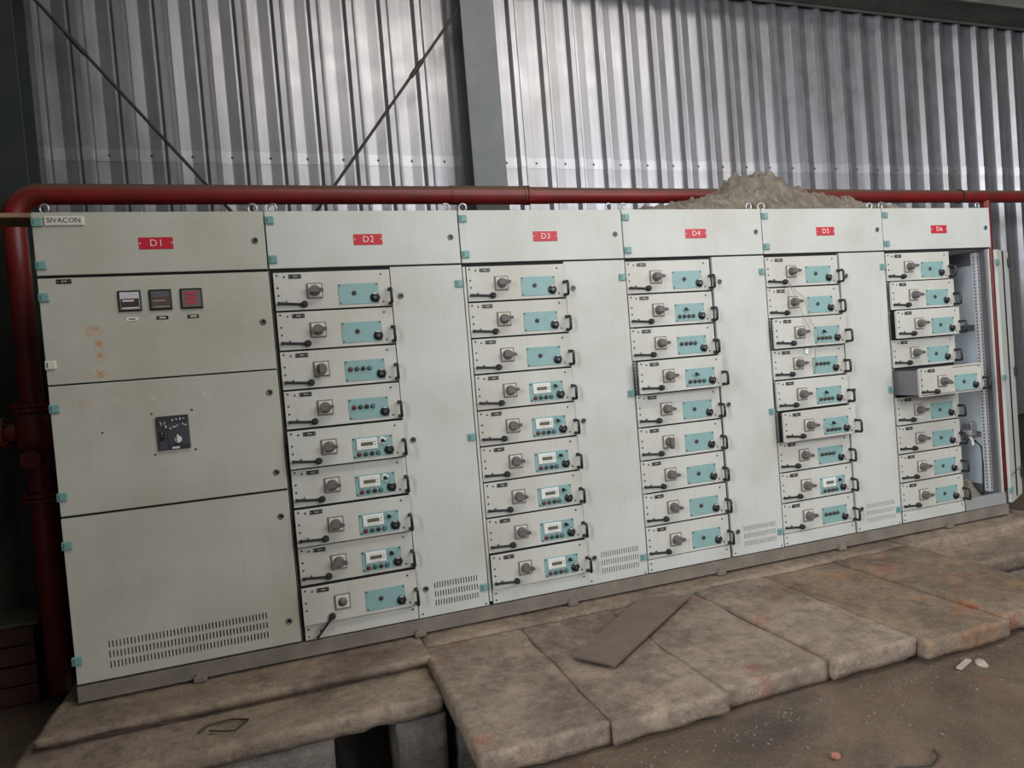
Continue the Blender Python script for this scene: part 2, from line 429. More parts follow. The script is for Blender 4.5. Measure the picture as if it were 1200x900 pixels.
# ------------------------------------------------------------------ trench cover slabs
GS = 'concrete slabs covering the cable trench'
edges = [1.585, 2.115, 2.650, 3.205, 3.700, 4.235, 4.86]
SL = ['bare grey-brown concrete trench slab, the first beside the open trench',
      'grey-brown concrete trench slab lying under the lower end of the loose brown plate',
      'concrete trench slab right of the loose brown plate, with a dark stained front corner',
      'concrete trench slab with a thick pale rounded front edge, fourth from the open trench end',
      'concrete trench slab with red stains near its front, second from the far right end',
      'orange-brown stained concrete slab, the last at the right end of the trench']
fr = [-1.23, -1.245, -1.20, -1.225, -1.275, -1.24]
zt = [-.098, -.100, -.104, -.094, -.098, -.090]
for k in range(6):
    me = rough_box(edges[k]+.002, edges[k+1]-.002, fr[k], -.152, zt[k]-.088, zt[k], .022, .0022, .0025, 20+k, .022, M['slab_red'] if k > 3 else M['slab'], 'trench_slab')
    tag(ob('trench_slab', me), SL[k], 'slab', GS)
# loose plate across slabs
mb = MB(); q = [(2.93, -.165), (3.125, -.25), (2.335, -.845), (2.205, -.66), (2.83, -.165)]
mb2 = mb.bm
A = [mb2.verts.new((x, y, -.083)) for x, y in q]; B = [mb2.verts.new((x, y, -.073)) for x, y in q]
for i in range(5):
    mb2.faces.new((A[i], A[(i+1) % 5], B[(i+1) % 5], B[i]))
mb2.faces.new(A); mb2.faces.new(B)
tag(ob('loose_plate', mb.mesh('loose_plate', dusty('brown_plate', (.13, .095, .075), (.17, .13, .105), .8, 7, 0, .15, 90, (.10, .07, .055)))),
    'dark brown flat plate lying diagonally across the trench slabs', 'plate')

# rubble lying on the floor and along slab fronts
def stone(r, seed):
    bm = bmesh.new(); bmesh.ops.create_icosphere(bm, subdivisions=2, radius=r)
    for v in bm.verts: v.co *= 1+.45*noise.noise(v.co/r*1.1+Vector((seed*5.7, 0, 0))); v.co.z *= .6
    me = bpy.data.meshes.new('stone'); bm.to_mesh(me); bm.free(); return me
gm = bmesh.new()
for k in range(1300):
    x = random.uniform(1.6, 6.5); y = -1.27-abs(random.gauss(0, .8)) if k % 3 else -1.27-random.random()*.12
    if y < -3.4: continue
    r = random.choice([.0025, .003, .004, .005, .007]); me = stone(r, k); me.transform(Matrix.Translation((x, y, fz(x, y)+r*.2))); n0 = len(gm.faces); gm.from_mesh(me)
    bpy.data.meshes.remove(me)
me = bpy.data.meshes.new('gravel'); gm.to_mesh(me); gm.free(); me.materials.append(dusty('gravel_mix', (.10, .08, .065), (.20, .16, .135), .9, 40))
tag(ob('gravel', me), 'small gravel and crumbs scattered on the dirt floor before the slabs', 'gravel', kind='stuff')
brick = dusty('broken_brick', (.32, .12, .075), (.24, .13, .09), .9, 20)
pale = dusty('pale_rubble', (.42, .36, .30), (.28, .22, .18), .9, 20)
for (x, y, r, m_, lab) in ((4.28, -1.36, .035, brick, 'red brick fragment beside the front of the right-hand slabs'),
                            (3.92, -1.36, .026, pale, 'pale stone lying at the foot of the fourth and fifth slabs'),
                            (1.98, -1.42, .03, brick, 'brown rubble lump below the front of the first slab'),
                            (2.83, -1.62, .02, brick, 'small lone red brick chip out on the dirt floor'),
                            (4.62, -1.40, .03, brick, 'larger red brick lump nearest the right edge of the picture')):
    me = stone(r, x); me.materials.append(m_); tag(ob('rubble_piece', me, loc=(x, y, fz(x, y)+r*.3)), lab, 'rubble', 'rubble pieces on the floor')
me = MB().box(-.06, .06, -.012, .012, 0, .012, .002).mesh('wood_chip', pale)
tag(ob('wood_chip', me, loc=(3.83, -1.345, fz(3.83, -1.345)+.006), rot=(0, 0, .35)), 'short pale stick lying at the slab front near the red stains', 'stick')
wr = [(0, 0, 0), (.05, -.05, .012), (.10, -.06, .006), (.16, -.045, .012), (.20, 0, .004)]
for loc, rz, lab, s_ in (((2.98, -1.75, -.228), .1, 'thin dark bent wire on the dirt floor', 1.0), ):
    me = MB().tube([Vector(p)*s_ for p in wr], .0035, 6).mesh('bent_wire', M['rod']); tag(ob('bent_wire', me, loc=loc, rot=(0, 0, rz)), lab, 'wire')
loop = [(.0, 0, .012), (.03, .055, .010), (.13, .07, .008), (.20, .03, .008), (.15, -.05, .010), (.09, -.03, .012), (.045, -.01, .016)]
me = MB().tube(loop, .004, 6).mesh('wire_loop', M['rod'])
tag(ob('wire_loop', me, loc=(.55, -.44, -.150)), 'bent rusty wire loop lying on the left ledge of the plinth', 'wire')
M['twig'] = mat('dry_twig', (.25, .19, .12), .8)
me = MB().tube([(0, 0, 0), (.06, -.02, .02), (.13, -.01, .03), (.16, -.05, .055)], .003, 5).tube([(.13, -.01, .03), (.17, .0, .02)], .002, 5).mesh('dry_twig', M['twig'])
tag(ob('dry_twig', me, loc=(.66, -.1, -.085)), 'thin dry twig under the base of the first cabinet', 'twig')

# ------------------------------------------------------------------ columns, beam, braces
def hcol(name, xc, y0, w_, d_, m_, label):
    mb = MB(); h = w_/2; t_ = .014
    mb.box(xc-h, xc+h, y0, y0+t_, -.3, 6.25, .002).box(xc-h, xc+h, y0+d_-t_, y0+d_, -.3, 6.25, .002).box(xc-.006, xc+.006, y0+t_-.002, y0+d_-t_+.002, -.3, 6.25)
    return tag(ob(name, mb.mesh(name, m_)), label, 'column')
hcol('steel_column', 2.555, 1.06, .25, .25, M['steel_green'], 'grey-green steel column behind the third cabinet')
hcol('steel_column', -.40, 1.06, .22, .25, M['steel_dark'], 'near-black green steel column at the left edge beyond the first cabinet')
mb = MB(); mb.box(2.69, 12.4, .96, 1.30, 4.32, 4.335).box(2.69, 12.4, .95, .965, 4.32, 4.75).box(2.69, 12.4, 1.295, 1.31, 4.30, 4.75).box(2.69, 12.4, .95, .975, 4.30, 4.32)
tag(ob('wall_beam', mb.mesh('wall_beam', M['beam'])), 'dusty dark horizontal beam high on the right of the sheet wall', 'beam')
def brace(a, b, tb, label):
    a, b = Vector(a), Vector(b); t_ = thing('brace_rod', label, 'brace', a, 'diagonal wall braces')
    d = b-a; dn = d.normalized()
    ob('rod', MB().tube([Vector(), d], .0105, 10).mesh('rod', M['rod']), t_)
    c = dn*tb
    ob('turnbuckle', MB().cyl(c-dn*.06, c+dn*.06, .016, seg=10).cyl(c-dn*.075, c-dn*.06, .015, seg=8).cyl(c+dn*.06, c+dn*.075, .015, seg=8).mesh('turnbuckle', M['rod']), t_)
a = Vector((-.162, 1.16, 3.70)); b_ = Vector((.80, 1.16, 2.46)); d = (b_-a)
brace(a-d*.18, a+d*2.4, 0.55, 'thin dark diagonal brace running down from the upper left corner')
a = Vector((2.394, 1.10, 3.84)); b_ = Vector((1.32, 1.10, 2.44)); d = (b_-a)
brace(a-d*.1, a+d*1.9, .68, 'dark diagonal brace running down left from the steel column, casting a shadow')

# ------------------------------------------------------------------ red pipe run
PY, PZ, PR = .82, 2.485, .058
pp = thing('red_pipe_run', 'red painted pipe running along the wall above all the cabinets', 'pipe', (0, PY, PZ))
L = lambda x, z=PZ, y=PY: (x, y-PY, z-PZ)
me = MB().tube([L(-.16), L(1), L(2.9)], PR, 24).tube([L(2.9), L(5), L(10)], PR*.93, 24).mesh('pipe', M['pipe']); ob('pipe', me, pp)
pts = [L(-.16+.0, PZ)]+[L(-.16-.15*math.sin(a), PZ-.15+.15*math.cos(a)) for a in [i*PI/2/8 for i in range(1, 9)]]
ob('elbow', MB().tube(pts, PR*1.04, 24).mesh('elbow', M['pipe']), pp)
ob('pipe', MB().tube([L(-.31, PZ-.15), L(-.31, 1), L(-.31, -.3)], PR, 24).mesh('pipe', M['pipe']), pp, label='left vertical red pipe')
ob('pipe', MB().tube([L(7.11, PZ), L(7.11, 1), L(7.11, -.15)], .040, 20).mesh('pipe', M['pipe']), pp, label='right vertical red pipe behind the open door')
ob('pipe', MB().tube([L(-.31, 1.17), L(-.6, 1.17), L(-.79, 1.17)], .05, 18).mesh('pipe', M['pipe']), pp, label='branch pipe going left')
def flange(x, z, r, vertical=True):
    mb = MB(); ax = (0, 0, 1) if vertical else (1, 0, 0)
    for s_ in (-.022, .004):
        p = Vector(L(x, z)); p = p+Vector(ax)*s_; mb.cyl(p, p+Vector(ax)*.018, r, seg=24)
    for i in range(8):
        a_ = 2*PI*i/8; rr = r*.8
        off = Vector((math.cos(a_)*rr, math.sin(a_)*rr, 0)) if vertical else Vector((0, math.cos(a_)*rr, math.sin(a_)*rr))
        p = Vector(L(x, z))+off; mb.cyl(p-Vector(ax)*.035, p+Vector(ax)*.035, .008, seg=6)
    ob('flange', mb.mesh('flange', M['pipe']), pp)
flange(-.31, 1.30, .10); flange(-.31, .80, .10); flange(-.30-.16, 1.17, .09, False)
flange(2.72, PZ, .066, False); 
ob('valve_body', MB().lathe(L(-.31, 1.17), (0, 0, 1), [(-.13, .06), (-.08, .085), (0, .095), (.08, .085), (.13, .06)], 20).cyl(L(-.31, 1.02, PY), L(-.31, 1.02, PY-.12), .05, seg=16).mesh('valve_body', M['pipe']), pp)
ob('coupling', MB().cyl(L(2.18), L(2.70), PR*1.07, seg=24).mesh('coupling', M['pipe']), pp)
ob('coupling', MB().cyl(L(4.98), L(5.05), PR*1.12, seg=24).mesh('coupling', M['pipe']), pp)
ob('band', MB().cyl(L(6.78), L(6.80), PR*1.06, seg=24).mesh('band', M['rod']), pp)

# ------------------------------------------------------------------ base frame
bf = thing('base_frame', 'long dusty steel base channel under the whole row of cabinets', 'base', (0, 0, -.088))
mb = MB().box(0, 6.03, -.004, .05, .018, .084, .002).box(0, 6.03, -.006, .05, .012, .020, .001).box(0, 6.03, .54, .6, .012, .084, .002).box(0, .05, .04, .55, .012, .084).box(5.98, 6.03, .04, .55, .012, .084)
ob('channel', mb.mesh('channel', M['base']), bf)
ft = MB().box(-.03, .03, -.028, .05, 0, .030, .004).box(-.018, .018, -.020, .0, .024, .040, .003).mesh('foot', M['base'])
for x in (.52, 1.60, 2.49, 3.50, 4.45, 5.42): ob('foot', ft, bf, (x, 0, 0))

# ------------------------------------------------------------------ shared cabinet meshes
H = 2.187; ZT = 1.889
def door_mesh(w_, h, m_, holes=None):
    """door leaf: origin lower left front, outward -Y, real punched vent slots"""
    t_ = .019; mb = MB()
    if not holes:
        mb.box(0, w_, 0, t_, 0, h, .0022, 2); return mb.mesh('door', m_)
    vx0, vx1, rows, sh, n, sw = holes
    pitch = (vx1-vx0)/n
    z_lo, z_hi = rows[0]-sh/2-.006, rows[-1]+sh/2+.006
    mb.box(0, w_, 0, t_, z_hi, h, 0); mb.box(0, w_, 0, t_, 0, z_lo, 0)
    mb.box(0, vx0-.001, 0, t_, z_lo, z_hi); mb.box(vx1+.001, w_, 0, t_, z_lo, z_hi)
    zs = [z_lo]
    for r in rows: zs += [r-sh/2, r+sh/2]
    zs.append(z_hi)
    for k in range(0, len(zs), 2): mb.box(vx0-.001, vx1+.001, 0, t_, zs[k], zs[k+1])
    for r in rows:
        for i in range(n+1):
            xc = vx0+i*pitch
            a_ = max(vx0-.001, xc-(pitch-sw)/2); b2 = min(vx1+.001, xc+(pitch-sw)/2)
            mb.box(a_, b2, 0, t_, r-sh/2, r+sh/2)
    return mb.mesh('door', m_)
ROWS3 = [.064, .112, .160]
hinge_me = MB().box(-.022, .022, -.010, .004, -.020, .020, .004, 2)
hinge_me.mi = 1; hinge_me.box(-.014, -.008, -.0115, -.009, -.012, .012); hinge_me = hinge_me.mesh('hinge', M['hinge'], mat('hinge_slot', (.06, .15, .15), .6))
hinge_grey = hinge_me.copy(); hinge_grey.materials[0] = M['cream']
lk = MB().lathe((0, 0, 0), (0, -1, 0), [(0, .0155), (.004, .0155), (.006, .013), (.006, .0095), (.003, .009)], 20)
lk.mi = 1; lk.box(-.0065, .0065, -.0045, -.002, -.0022, .0022).cyl((0, -.002, 0), (0, -.0035, 0), .009, seg=16); lock_me = lk.mesh('lock', M['lock'], M['black'])
eye_me = MB().tube([(.021*math.cos(a), 0, .030+.021*math.sin(a)) for a in [i*2*PI/20 for i in range(20)]], .0055, 8, True).cyl((0, 0, -.002), (0, 0, .010), .012, seg=12).mesh('lifting_eye', M['steel'])
def tagplate(w_, h):
    mb = MB().box(-w_/2, w_/2, -.003, .001, -h/2, h/2, .0006)
    mb.mi = 1; mb.cyl((-w_/2+.006, -.002, 0), (-w_/2+.006, -.0045, 0), .0032, seg=8).cyl((w_/2-.006, -.002, 0), (w_/2-.006, -.0045, 0), .0032, seg=8)
    return mb.mesh('label_plate', M['label_red'], M['white'])
red_me = tagplate(.148, .056)
npm = MB().box(-.030, .030, -.003, .001, -.010, .010)
npm.mi = 1; npm.box(-.011, .013, -.0036, -.0028, -.0035, .0035); npm.mi = 1
npm.box(-.026, -.022, -.0036, -.0028, -.003, .003).box(.021, .025, -.0036, -.0028, -.003, .003)
name_me = npm.mesh('nameplate', M['black'], mat('engraved_grey', (.30, .29, .27), .6))
# drawer parts
UW, UH = .583, .191
def drawer_me(depth=.06):
    mb = MB().box(0, UW, 0, .006, 0, UH, .0012)
    mb.box(.003, UW-.003, .004, .018, .003, UH-.003)
    if depth > .1:
        mb.mi = 1; mb.box(.012, UW-.014, .0, depth, .008, .012).box(.012, .015, 0, depth, .008, UH-.012).box(UW-.017, UW-.014, 0, depth, .008, UH-.012)
        mb.box(.012, UW-.014, depth-.003, depth, .008, UH-.012)
        mb.box(.012, .05, 0, depth, UH-.014, UH-.012).box(.30, UW-.014, 0, depth, UH-.016, UH-.012)
    return mb.mesh('drawer', M['drawer'], M['inner'])
drawer_flat = drawer_me(); drawer_deep = drawer_me(.30)
screw_me = MB().lathe((0, 0, 0), (0, -1, 0), [(-.001, .0052), (.002, .0052), (.0035, .0035)], 10).mesh('screw', M['screw'])
s = MB().box(-.040, .040, -.007, .001, -.040, .040, .003, 2); s.mi = 1
s.box(-.033, .033, -.0105, -.006, -.033, .033, .002); swplate_me = s.mesh('switch_plate', M['rim'], M['cream'])
k_ = MB().lathe((0, -.0105, 0), (0, -1, 0), [(0, .0285), (.004, .0285), (.008, .027), (.026, .0245), (.030, .021)], 24)
def wedge(mb, x0, x1, h0, h1, y0, y1, d0=0):
    A = [(x0, y0, -h0), (x1, y0+d0, -h1), (x1, y0+d0, h1), (x0, y0, h0)]; B = [(x, y1, z) for x, _, z in A]
    A = [mb.bm.verts.new(p) for p in A]; B = [mb.bm.verts.new(p) for p in B]
    for i in range(4):
        f = mb.bm.faces.new((A[i], A[(i+1) % 4], B[(i+1) % 4], B[i])); f.material_index = mb.mi
    for q_ in (A, B): mb.bm.faces.new(q_).material_index = mb.mi
wedge(k_, -.026, .018, .013, .011, -.034, -.054)
k_.mi = 1; wedge(k_, .016, .040, .0115, .0065, -.030, -.055)
knob_me = k_.mesh('rotary_handle', M['knob'], M['darkgrey'])
sh_ = MB().lathe((0, -.0105, 0), (0, -1, 0), [(0, .023), (.003, .023), (.003, .015), (.012, .014), (.012, .008), (.026, .007)], 20).mesh('bare_shaft', M['knob'], M['darkgrey'])
tp = MB().box(-.103, .103, -.003, .001, -.054, .054, .0012)
tp.mi = 1
for sx in (-1, 1):
    for sz in (-1, 1): tp.cyl((sx*.095, -.002, sz*.046), (sx*.095, -.0055, sz*.046), .0045, seg=10)
teal_me = tp.mesh('control_plate', M['teal'], M['screw'])
def btn(mname):
    b = MB().lathe((0, -.003, 0), (0, -1, 0), [(0, .0125), (.004, .0125), (.004, .0095), (.010, .009)], 16)
    b.mi = 1; b.lathe((0, -.013, 0), (0, -1, 0), [(-.002, .0085), (.002, .0082), (.003, .006)], 14)
    return b.mesh('push_button', M['darkgrey'], M[mname])
btns = {k: btn(k) for k in ('red_btn', 'green_btn', 'black', 'teal_btn', 'dim_btn')}
ind = MB().lathe((0, -.003, 0), (0, -1, 0), [(0, .0125), (.004, .0125), (.006, .010)], 16); ind.mi = 1
ind.lathe((0, -.009, 0), (0, -1, 0), [(-.001, .0075), (.003, .0065), (.0045, .003)], 12); ind_me = ind.mesh('indicator_lamp', M['darkgrey'], mat('lamp_lens', (.05, .018, .024), .3))
dl = MB().lathe((0, -.003, 0), (0, -1, 0), [(0, .0245), (.006, .0245), (.010, .022), (.010, .016), (.018, .0155), (.019, .012)], 24)
dl.mi = 1; dl.box(-.009, .009, -.0142, -.012, .0180, .0225); dl.mi = 2; dl.cyl((0, -.021, 0), (0, -.0235, 0), .0045, seg=12)
dial_me = dl.mesh('dial', M['black'], M['white'], M['lock'])
di = MB().box(-.053, .053, -.010, .0, -.029, .029, .0015)
di.mi = 1; di.box(-.031, .031, -.0107, -.0095, -.010, .009)
di.mi = 2
for i in range(5): di.box(-.028+i*.012, -.024+i*.012, -.0107, -.0095, -.022, -.018)
for i in range(6): di.box(-.026+i*.0095, -.022+i*.0095, -.0107, -.0095, .016, .018)
di.box(.038, .044, -.0107, -.0095, .004, .009).box(.038, .044, -.0107, -.0095, -.010, -.005)
disp_me = di.mesh('display_module', M['white'], M['lcd'], M['darkgrey'])
ks = MB().box(-.0165, .0165, -.008, 0, -.0175, .0175, .002); ks.mi = 1
ks.cyl((0, -.008, 0), (0, -.016, 0), .0095, seg=14).box(-.003, .014, -.022, -.014, -.004, .004)
key_white = ks.mesh('selector_switch', M['white'], M['black']); key_dark = key_white.copy(); key_dark.materials[0] = M['teal']
fr_ = key_dark.copy()
hd = MB().tube([(0, 0, -.036), (0, -.038, -.037), (0, -.047, -.035), (0, -.050, -.028), (0, -.050, .028), (0, -.047, .035), (0, -.038, .037), (0, 0, .036)], .0080, 8)
hd.box(-.010, .010, -.008, .001, -.046, -.028, .002).box(-.010, .010, -.008, .001, .028, .046, .002); handle_me = hd.mesh('pull_handle', M['black'])
ck = MB().lathe((0, 0, 0), (0, -1, 0), [(0, .017), (.012, .017), (.020, .015), (.026, .010)], 18).box(-.125, -.008, -.014, -.004, -.0075, .0045, .003, 2).cyl((-.122, -.002, -.002), (-.122, -.017, -.002), .0085, seg=12).box(-.09, -.084, -.012, -.006, 0, .013)
crank_me = ck.mesh('locking_lever', M['rubber'])

OFF = {2: .018, 3: .022, 4: .004, 5: .006, 6: .012}
TYPES = {2: 'iibbddddx', 3: 'iiidddddd', 4: 'ikbkiiiii', 5: 'iikbkkbdb', 6: 'iiiiiiiii'}
PULL = {2: [0, 0, 0, 0, .034, .004, .024, 0, .024], 3: [0]*8+[.018], 4: [0, 0, 0, .062, .006, .004, 0, 0, 0],
        5: [0, 0, .040, .008, .022, .066, 0, 0, 0], 6: [0, .024, .054, .004, .20, .004, 0, 0, 0]}
TN = {'i': 'drawer with one indicator lamp on its teal plate', 'b': 'drawer with a row of four push buttons',
      'd': 'drawer with a white digital display and four buttons', 'k': 'drawer with a small selector above four buttons',
      'x': 'drawer whose rotary handle is missing and whose lever hangs down'}
def make_drawer(cab, n, i):
    ty = TYPES[n][i]; pull = PULL[n][i]; zb = .086+.2*(8-i)
    jig = random.uniform(-.0012, .0012)
    d = ob('drawer', drawer_deep if pull > .1 else drawer_flat, cab, (OFF[n]+jig, -pull, zb), label=TN[ty]+(', pulled far out' if pull > .1 else ''))
    for sx, sz in ((.018, .177), (.052, .169), (.018, .115), (.018, .076), (.537, .168), (.540, .023)): ob('screw', screw_me, d, (sx, 0, sz))
    ob('nameplate', name_me, d, (.105, 0, .170))
    ob('switch_plate', swplate_me, d, (.196, 0, .094))
    if ty == 'x': ob('bare_shaft', sh_, d, (.196, 0, .094))
    else:
        a = {(4, 5): PI/2, (2, 2): PI/2, (6, 4): .45}.get((n, i), random.uniform(-.12, .1))
        ob('rotary_handle', knob_me, d, (.196, 0, .094), (0, a, 0))
    ob('control_plate', teal_me, d, (.415, 0, .070))
    ob('dial', dial_me, d, (.497, 0, .046))
    bx = (.343, .376, .408, .440); cols = ('red_btn', 'green_btn', 'dim_btn', 'teal_btn') if n < 4 else ('dim_btn', 'black', 'dim_btn', 'green_btn')
    if ty in 'ix': ob('indicator_lamp', ind_me, d, (.392, 0, .074))
    elif ty == 'b':
        for x, c in zip(bx, cols): ob('push_button', btns[c], d, (x-.003, 0, .079))
    elif ty == 'k':
        for x, c in zip(bx, cols): ob('push_button', btns[c], d, (x-.003, 0, .046))
        ob('selector_switch', key_dark, d, (.384, 0, .090), (0, .6, 0))
    else:
        for x, c in zip(bx, cols): ob('push_button', btns[c], d, (x, 0, .036))
        ob('display_module', disp_me, d, (.385, 0, .088))
        ob('selector_switch', key_white if n == 2 and i < 6 else key_dark, d, (.466, 0, .097), (0, .5, 0))
    ob('pull_handle', handle_me, d, (.577, 0, .050))
    ob('locking_lever', crank_me, d, (.140, 0, .028), (0, -.85 if ty == 'x' else .07+random.uniform(-.02, .03), 0))

def put_hinges(door, lst, me=hinge_me):
    for (x, z) in lst: ob('hinge', me, door, (x, 0, z))

LAB = {1: 'wide undivided switchgear cabinet with three meters, marked D1, at the left end',
       2: 'switchgear cabinet marked D2 with nine drawers, the lowest lever hanging loose',
       3: 'switchgear cabinet marked D3 with six white-display drawers below three plain ones',
       4: 'switchgear cabinet marked D4 with its fourth drawer standing slightly proud',
       5: 'switchgear cabinet marked D5 with string hanging over its upper drawers',
       6: 'switchgear cabinet marked D6 at the right end with its cable compartment open'}
CABS = {}
white_txt = mat('white_lettering', (.85, .83, .80), .5)
for n in range(1, 7):
    X0 = n-1.0
    W = 1.0 if n < 6 else 1.022
    cab = thing('switchgear_cabinet', LAB[n], 'electrical cabinet', (X0, 0, 0), 'row of grey switchgear cabinets'); CABS[n] = cab
    P = M['paint_dim_rust'] if n == 1 else M['paint']
    mb = MB(); e = .0015
    if n < 6:
        mb.box(e, W-e, .030, .60, .0, H-.004)                     # carcass
        mb.mi = 1; mb.box(e+.004, W-e-.004, .0215, .031, .002, H-.008)   # near-black sheet painting the shade behind door gaps and vent slots
        if n == 3: mb.mi = 0; mb.box(.004, .0185, .006, .024, .02, ZT-.01)
    else:
        mb.box(e, .600, .030, .60, 0, ZT); mb.box(e, W-.004, .030, .60, ZT, H-.004)
        mb.box(.600, W-.004, .585, .60, 0, ZT)                    # back
        mb.box(W-.026, W-.022, .02, .60, 0, ZT)                   # right side wall
        mb.box(W-.034, W-.022, .004, .03, .085, ZT-.003)
        mb.mi = 2; mb.box(W-.060, W-.040, .012, .03, .085, ZT-.003).box(W-.030, W-.026, .03, .58, .0, ZT-.003); mb.mi = 0
        mb.box(.600, W-.01, .03, .59, 0, .012)
        mb.mi = 1; mb.box(e+.004, .602, .0215, .031, .002, H-.008); mb.box(.6, W-.01, .0215, .031, ZT, H-.008)
        mb.mi = 3; mb.box(.612, W-.004, .002, .03, .0, .084, .002)
    ob('body', mb.mesh('body', P, M['dark'], M['inner'], M['sill']), cab)
    # top door
    g = .0035; dw = W-2*g
    d = ob('door', door_mesh(dw, H-ZT-.010, P), cab, (g, 0, ZT+.010), label='top door carrying the red marker plate')
    put_hinges(d, [(.021, .242), (.021, .046)])
    ob('lock', lock_me, d, (.946 if n < 6 else .968, 0, .143))
    rp = ob('marker_plate', red_me, d, ((.505 if n != 6 else .515)-.004, 0, .138), label='red plate with white letters')
    tx = ob('marker_lettering', text_mesh('D%d' % n, .046, white_txt, .0006, spacing=1.1, off=-.0006), d, ((.505 if n != 6 else .515)-.002, -.0036, .138))
    # lifting eyes
    for x in (.045, W-.052): ob('lifting_eye', eye_me, cab, (x, .05, H-.003), (0, 0, random.uniform(-.5, .5)))
    if n == 1:
        np_ = MB().box(-.080, .080, -.009, .001, -.022, .022, .004, 2).mesh('brand_plate', M['cream'])
        ob('brand_plate', np_, d, (.130, 0, .247)); ob('brand_lettering', text_mesh('SIVACON', .032, mat('brown_lettering', (.08, .045, .04), .5), .001, spacing=1.02), d, (.130, -.0095, .248))
        # meter door
        d = ob('door', door_mesh(dw, .487, P), cab, (g, 0, 1.398), label='door with three square meters and rust marks')
        for x, z, me in ((.020, .400, hinge_me), (.020, .091, hinge_grey)): ob('hinge', me, d, (x, 0, z))
        ob('lock', lock_me, d, (.950, 0, .238))
        for k, x in enumerate((.371-g, .502-g, .637-g)):
            mm = MB().box(-.049, .049, -.010, .001, -.049, .049, .003, 2)
            mm.mi = 1; mm.box(-.041, .041, -.0108, -.009, -.041, .041)
            fm = [mat('meter_sky_reflection', (.55, .55, .57), .4), mat('meter_face_brown', (.10, .07, .05), .4), mat('meter_face_grey', (.16, .13, .12), .4)][k]  # first face: pale colour paints the sky reflected in the meter glass
            mo = ob('meter', mm.mesh('meter', M['black'], fm), d, (x, 0, .369), label=['square meter with a sky reflection painted pale on its top', 'square meter with a brown dial', 'square meter with red digit blocks'][k])
            s_ = MB()
            if k == 0:
                s_.box(-.039, .039, -.0118, -.0106, -.039, .010); s_.mi = 1; s_.box(-.030, .018, -.0124, -.0116, -.004, .004); s_.box(-.034, .036, -.0124, -.0116, -.037, -.031)
                mats = [mat('meter_dark', (.05, .04, .03), .4), mat('meter_pointer', (.8, .62, .60), .4)]
            elif k == 1:
                s_.box(-.039, .039, -.0118, -.0106, .012, .039); s_.mi = 1; s_.box(-.034, .036, -.0118, -.0106, -.037, -.032).box(-.034, .02, -.0116, -.0106, -.008, -.003)
                mats = [mat('meter_slate', (.11, .11, .13), .3), mat('meter_scale', (.33, .30, .25), .5)]
            else:
                for z in (.022, .000, -.022): s_.box(-.027, .022, -.0120, -.0106, z-.007, z+.007)
                mats = [mat('meter_red', (.42, .05, .07), .4)]; s_.mi = 0
            ob('meter_marks', s_.mesh('meter_marks', *mats), d, (x, 0, .369))
            pl_ = MB().box(-.025, .025, -.003, .001, -.008, .008); pl_.mi = 1; pl_.box(-.015, .015, -.0036, -.0028, -.003, .003)
            ob('nameplate', pl_.mesh('nameplate', M['white'] if k == 0 else M['black'], M['screw'] if k == 0 else M['cream']), d, (x+(.0 if k else .002), 0, .283))
        ob('nameplate', name_me, d, (.108-g, 0, .471))
        # breaker door
        d = ob('door', door_mesh(dw, .600, P), cab, (g, 0, .791), label='door with the black circuit breaker front')
        put_hinges(d, [(.018, .497), (.014, .090)])
        ob('lock', lock_me, d, (.950, 0, .491)); ob('lock', lock_me, d, (.948, 0, .088))
        for sx, sz in ((-.088, .098), (.088, .100), (-.088, -.098), (.090, -.092), (-.300, .03)): ob('screw', screw_me, d, (.500+sx, 0, .338+sz))
        b = MB().box(-.070, .070, -.014, .001, -.081, .081, .003, 2)
        b.mi = 1; b.box(-.026, .066, -.016, -.013, -.062, .048, .001).box(-.066, -.032, -.015, -.013, -.078, .010, .001)
        b.mi = 2; b.box(-.060, -.038, -.020, -.014, -.010, .006, .001).box(-.060, -.038, -.020, -.014, -.034, -.016, .001)
        ob('circuit_breaker', b.mesh('circuit_breaker', mat('breaker_grey', (.035, .036, .042), .45), mat('breaker_slate', (.055, .056, .07), .45), M['black']), d, (.500, 0, .338))
        kb = MB().lathe((0, -.015, 0), (0, -1, 0), [(0, .017), (.004, .017), (.008, .014)], 20).box(-.004, .004, -.032, -.020, -.016, .024, .002)
        ob('breaker_knob', kb.mesh('breaker_knob', M['cream']), d, (.518, 0, .303))
        mk = MB()
        mk.tube([(-.054, -.0152, .056), (-.049, -.0152, .036), (-.043, -.0152, .050), (-.037, -.0152, .036), (-.032, -.0152, .056)], .0022, 5)
        mk.box(-.010, .022, -.018, -.013, -.078, -.068)
        for (x, z, w2, h2) in ((.0, .060, .006, .008), (.018, .062, .006, .008), (.034, .063, .005, .010), (.050, .063, .008, .004), (.008, .027, .018, .005), (-.010, .020, .005, .008), (.020, .035, .006, .004), (.044, .038, .006, .006), (.056, .032, .010, .005), (-.030, .030, .006, .012), (-.048, -.001, .004, .005)):
            mk.box(x-w2/2, x+w2/2, -.0205, -.013, z-h2/2, z+h2/2)
        ob('breaker_markings', mk.mesh('breaker_markings', mat('breaker_print', (.62, .61, .60), .5)), d, (.500, 0, .338))
        d = ob('door', door_mesh(dw, .772, P, (.135, .845, ROWS3, .032, 46, .0062)), cab, (g, 0, .008), label='large lower door with three rows of vent slots')
        put_hinges(d, [(.014, .647), (.008, .110)])
        ob('lock', lock_me, d, (.950, 0, .647)); ob('lock', lock_me, d, (.944, 0, .113))
    else:
        for i in range(9): make_drawer(cab, n, i)
        cv = ob('cover_strip', MB().box(0, UW, 0, .008, 0, .077, .0012).mesh('cover_strip', M['drawer'] if n == 2 else P), cab, (OFF[n], 0, .004))
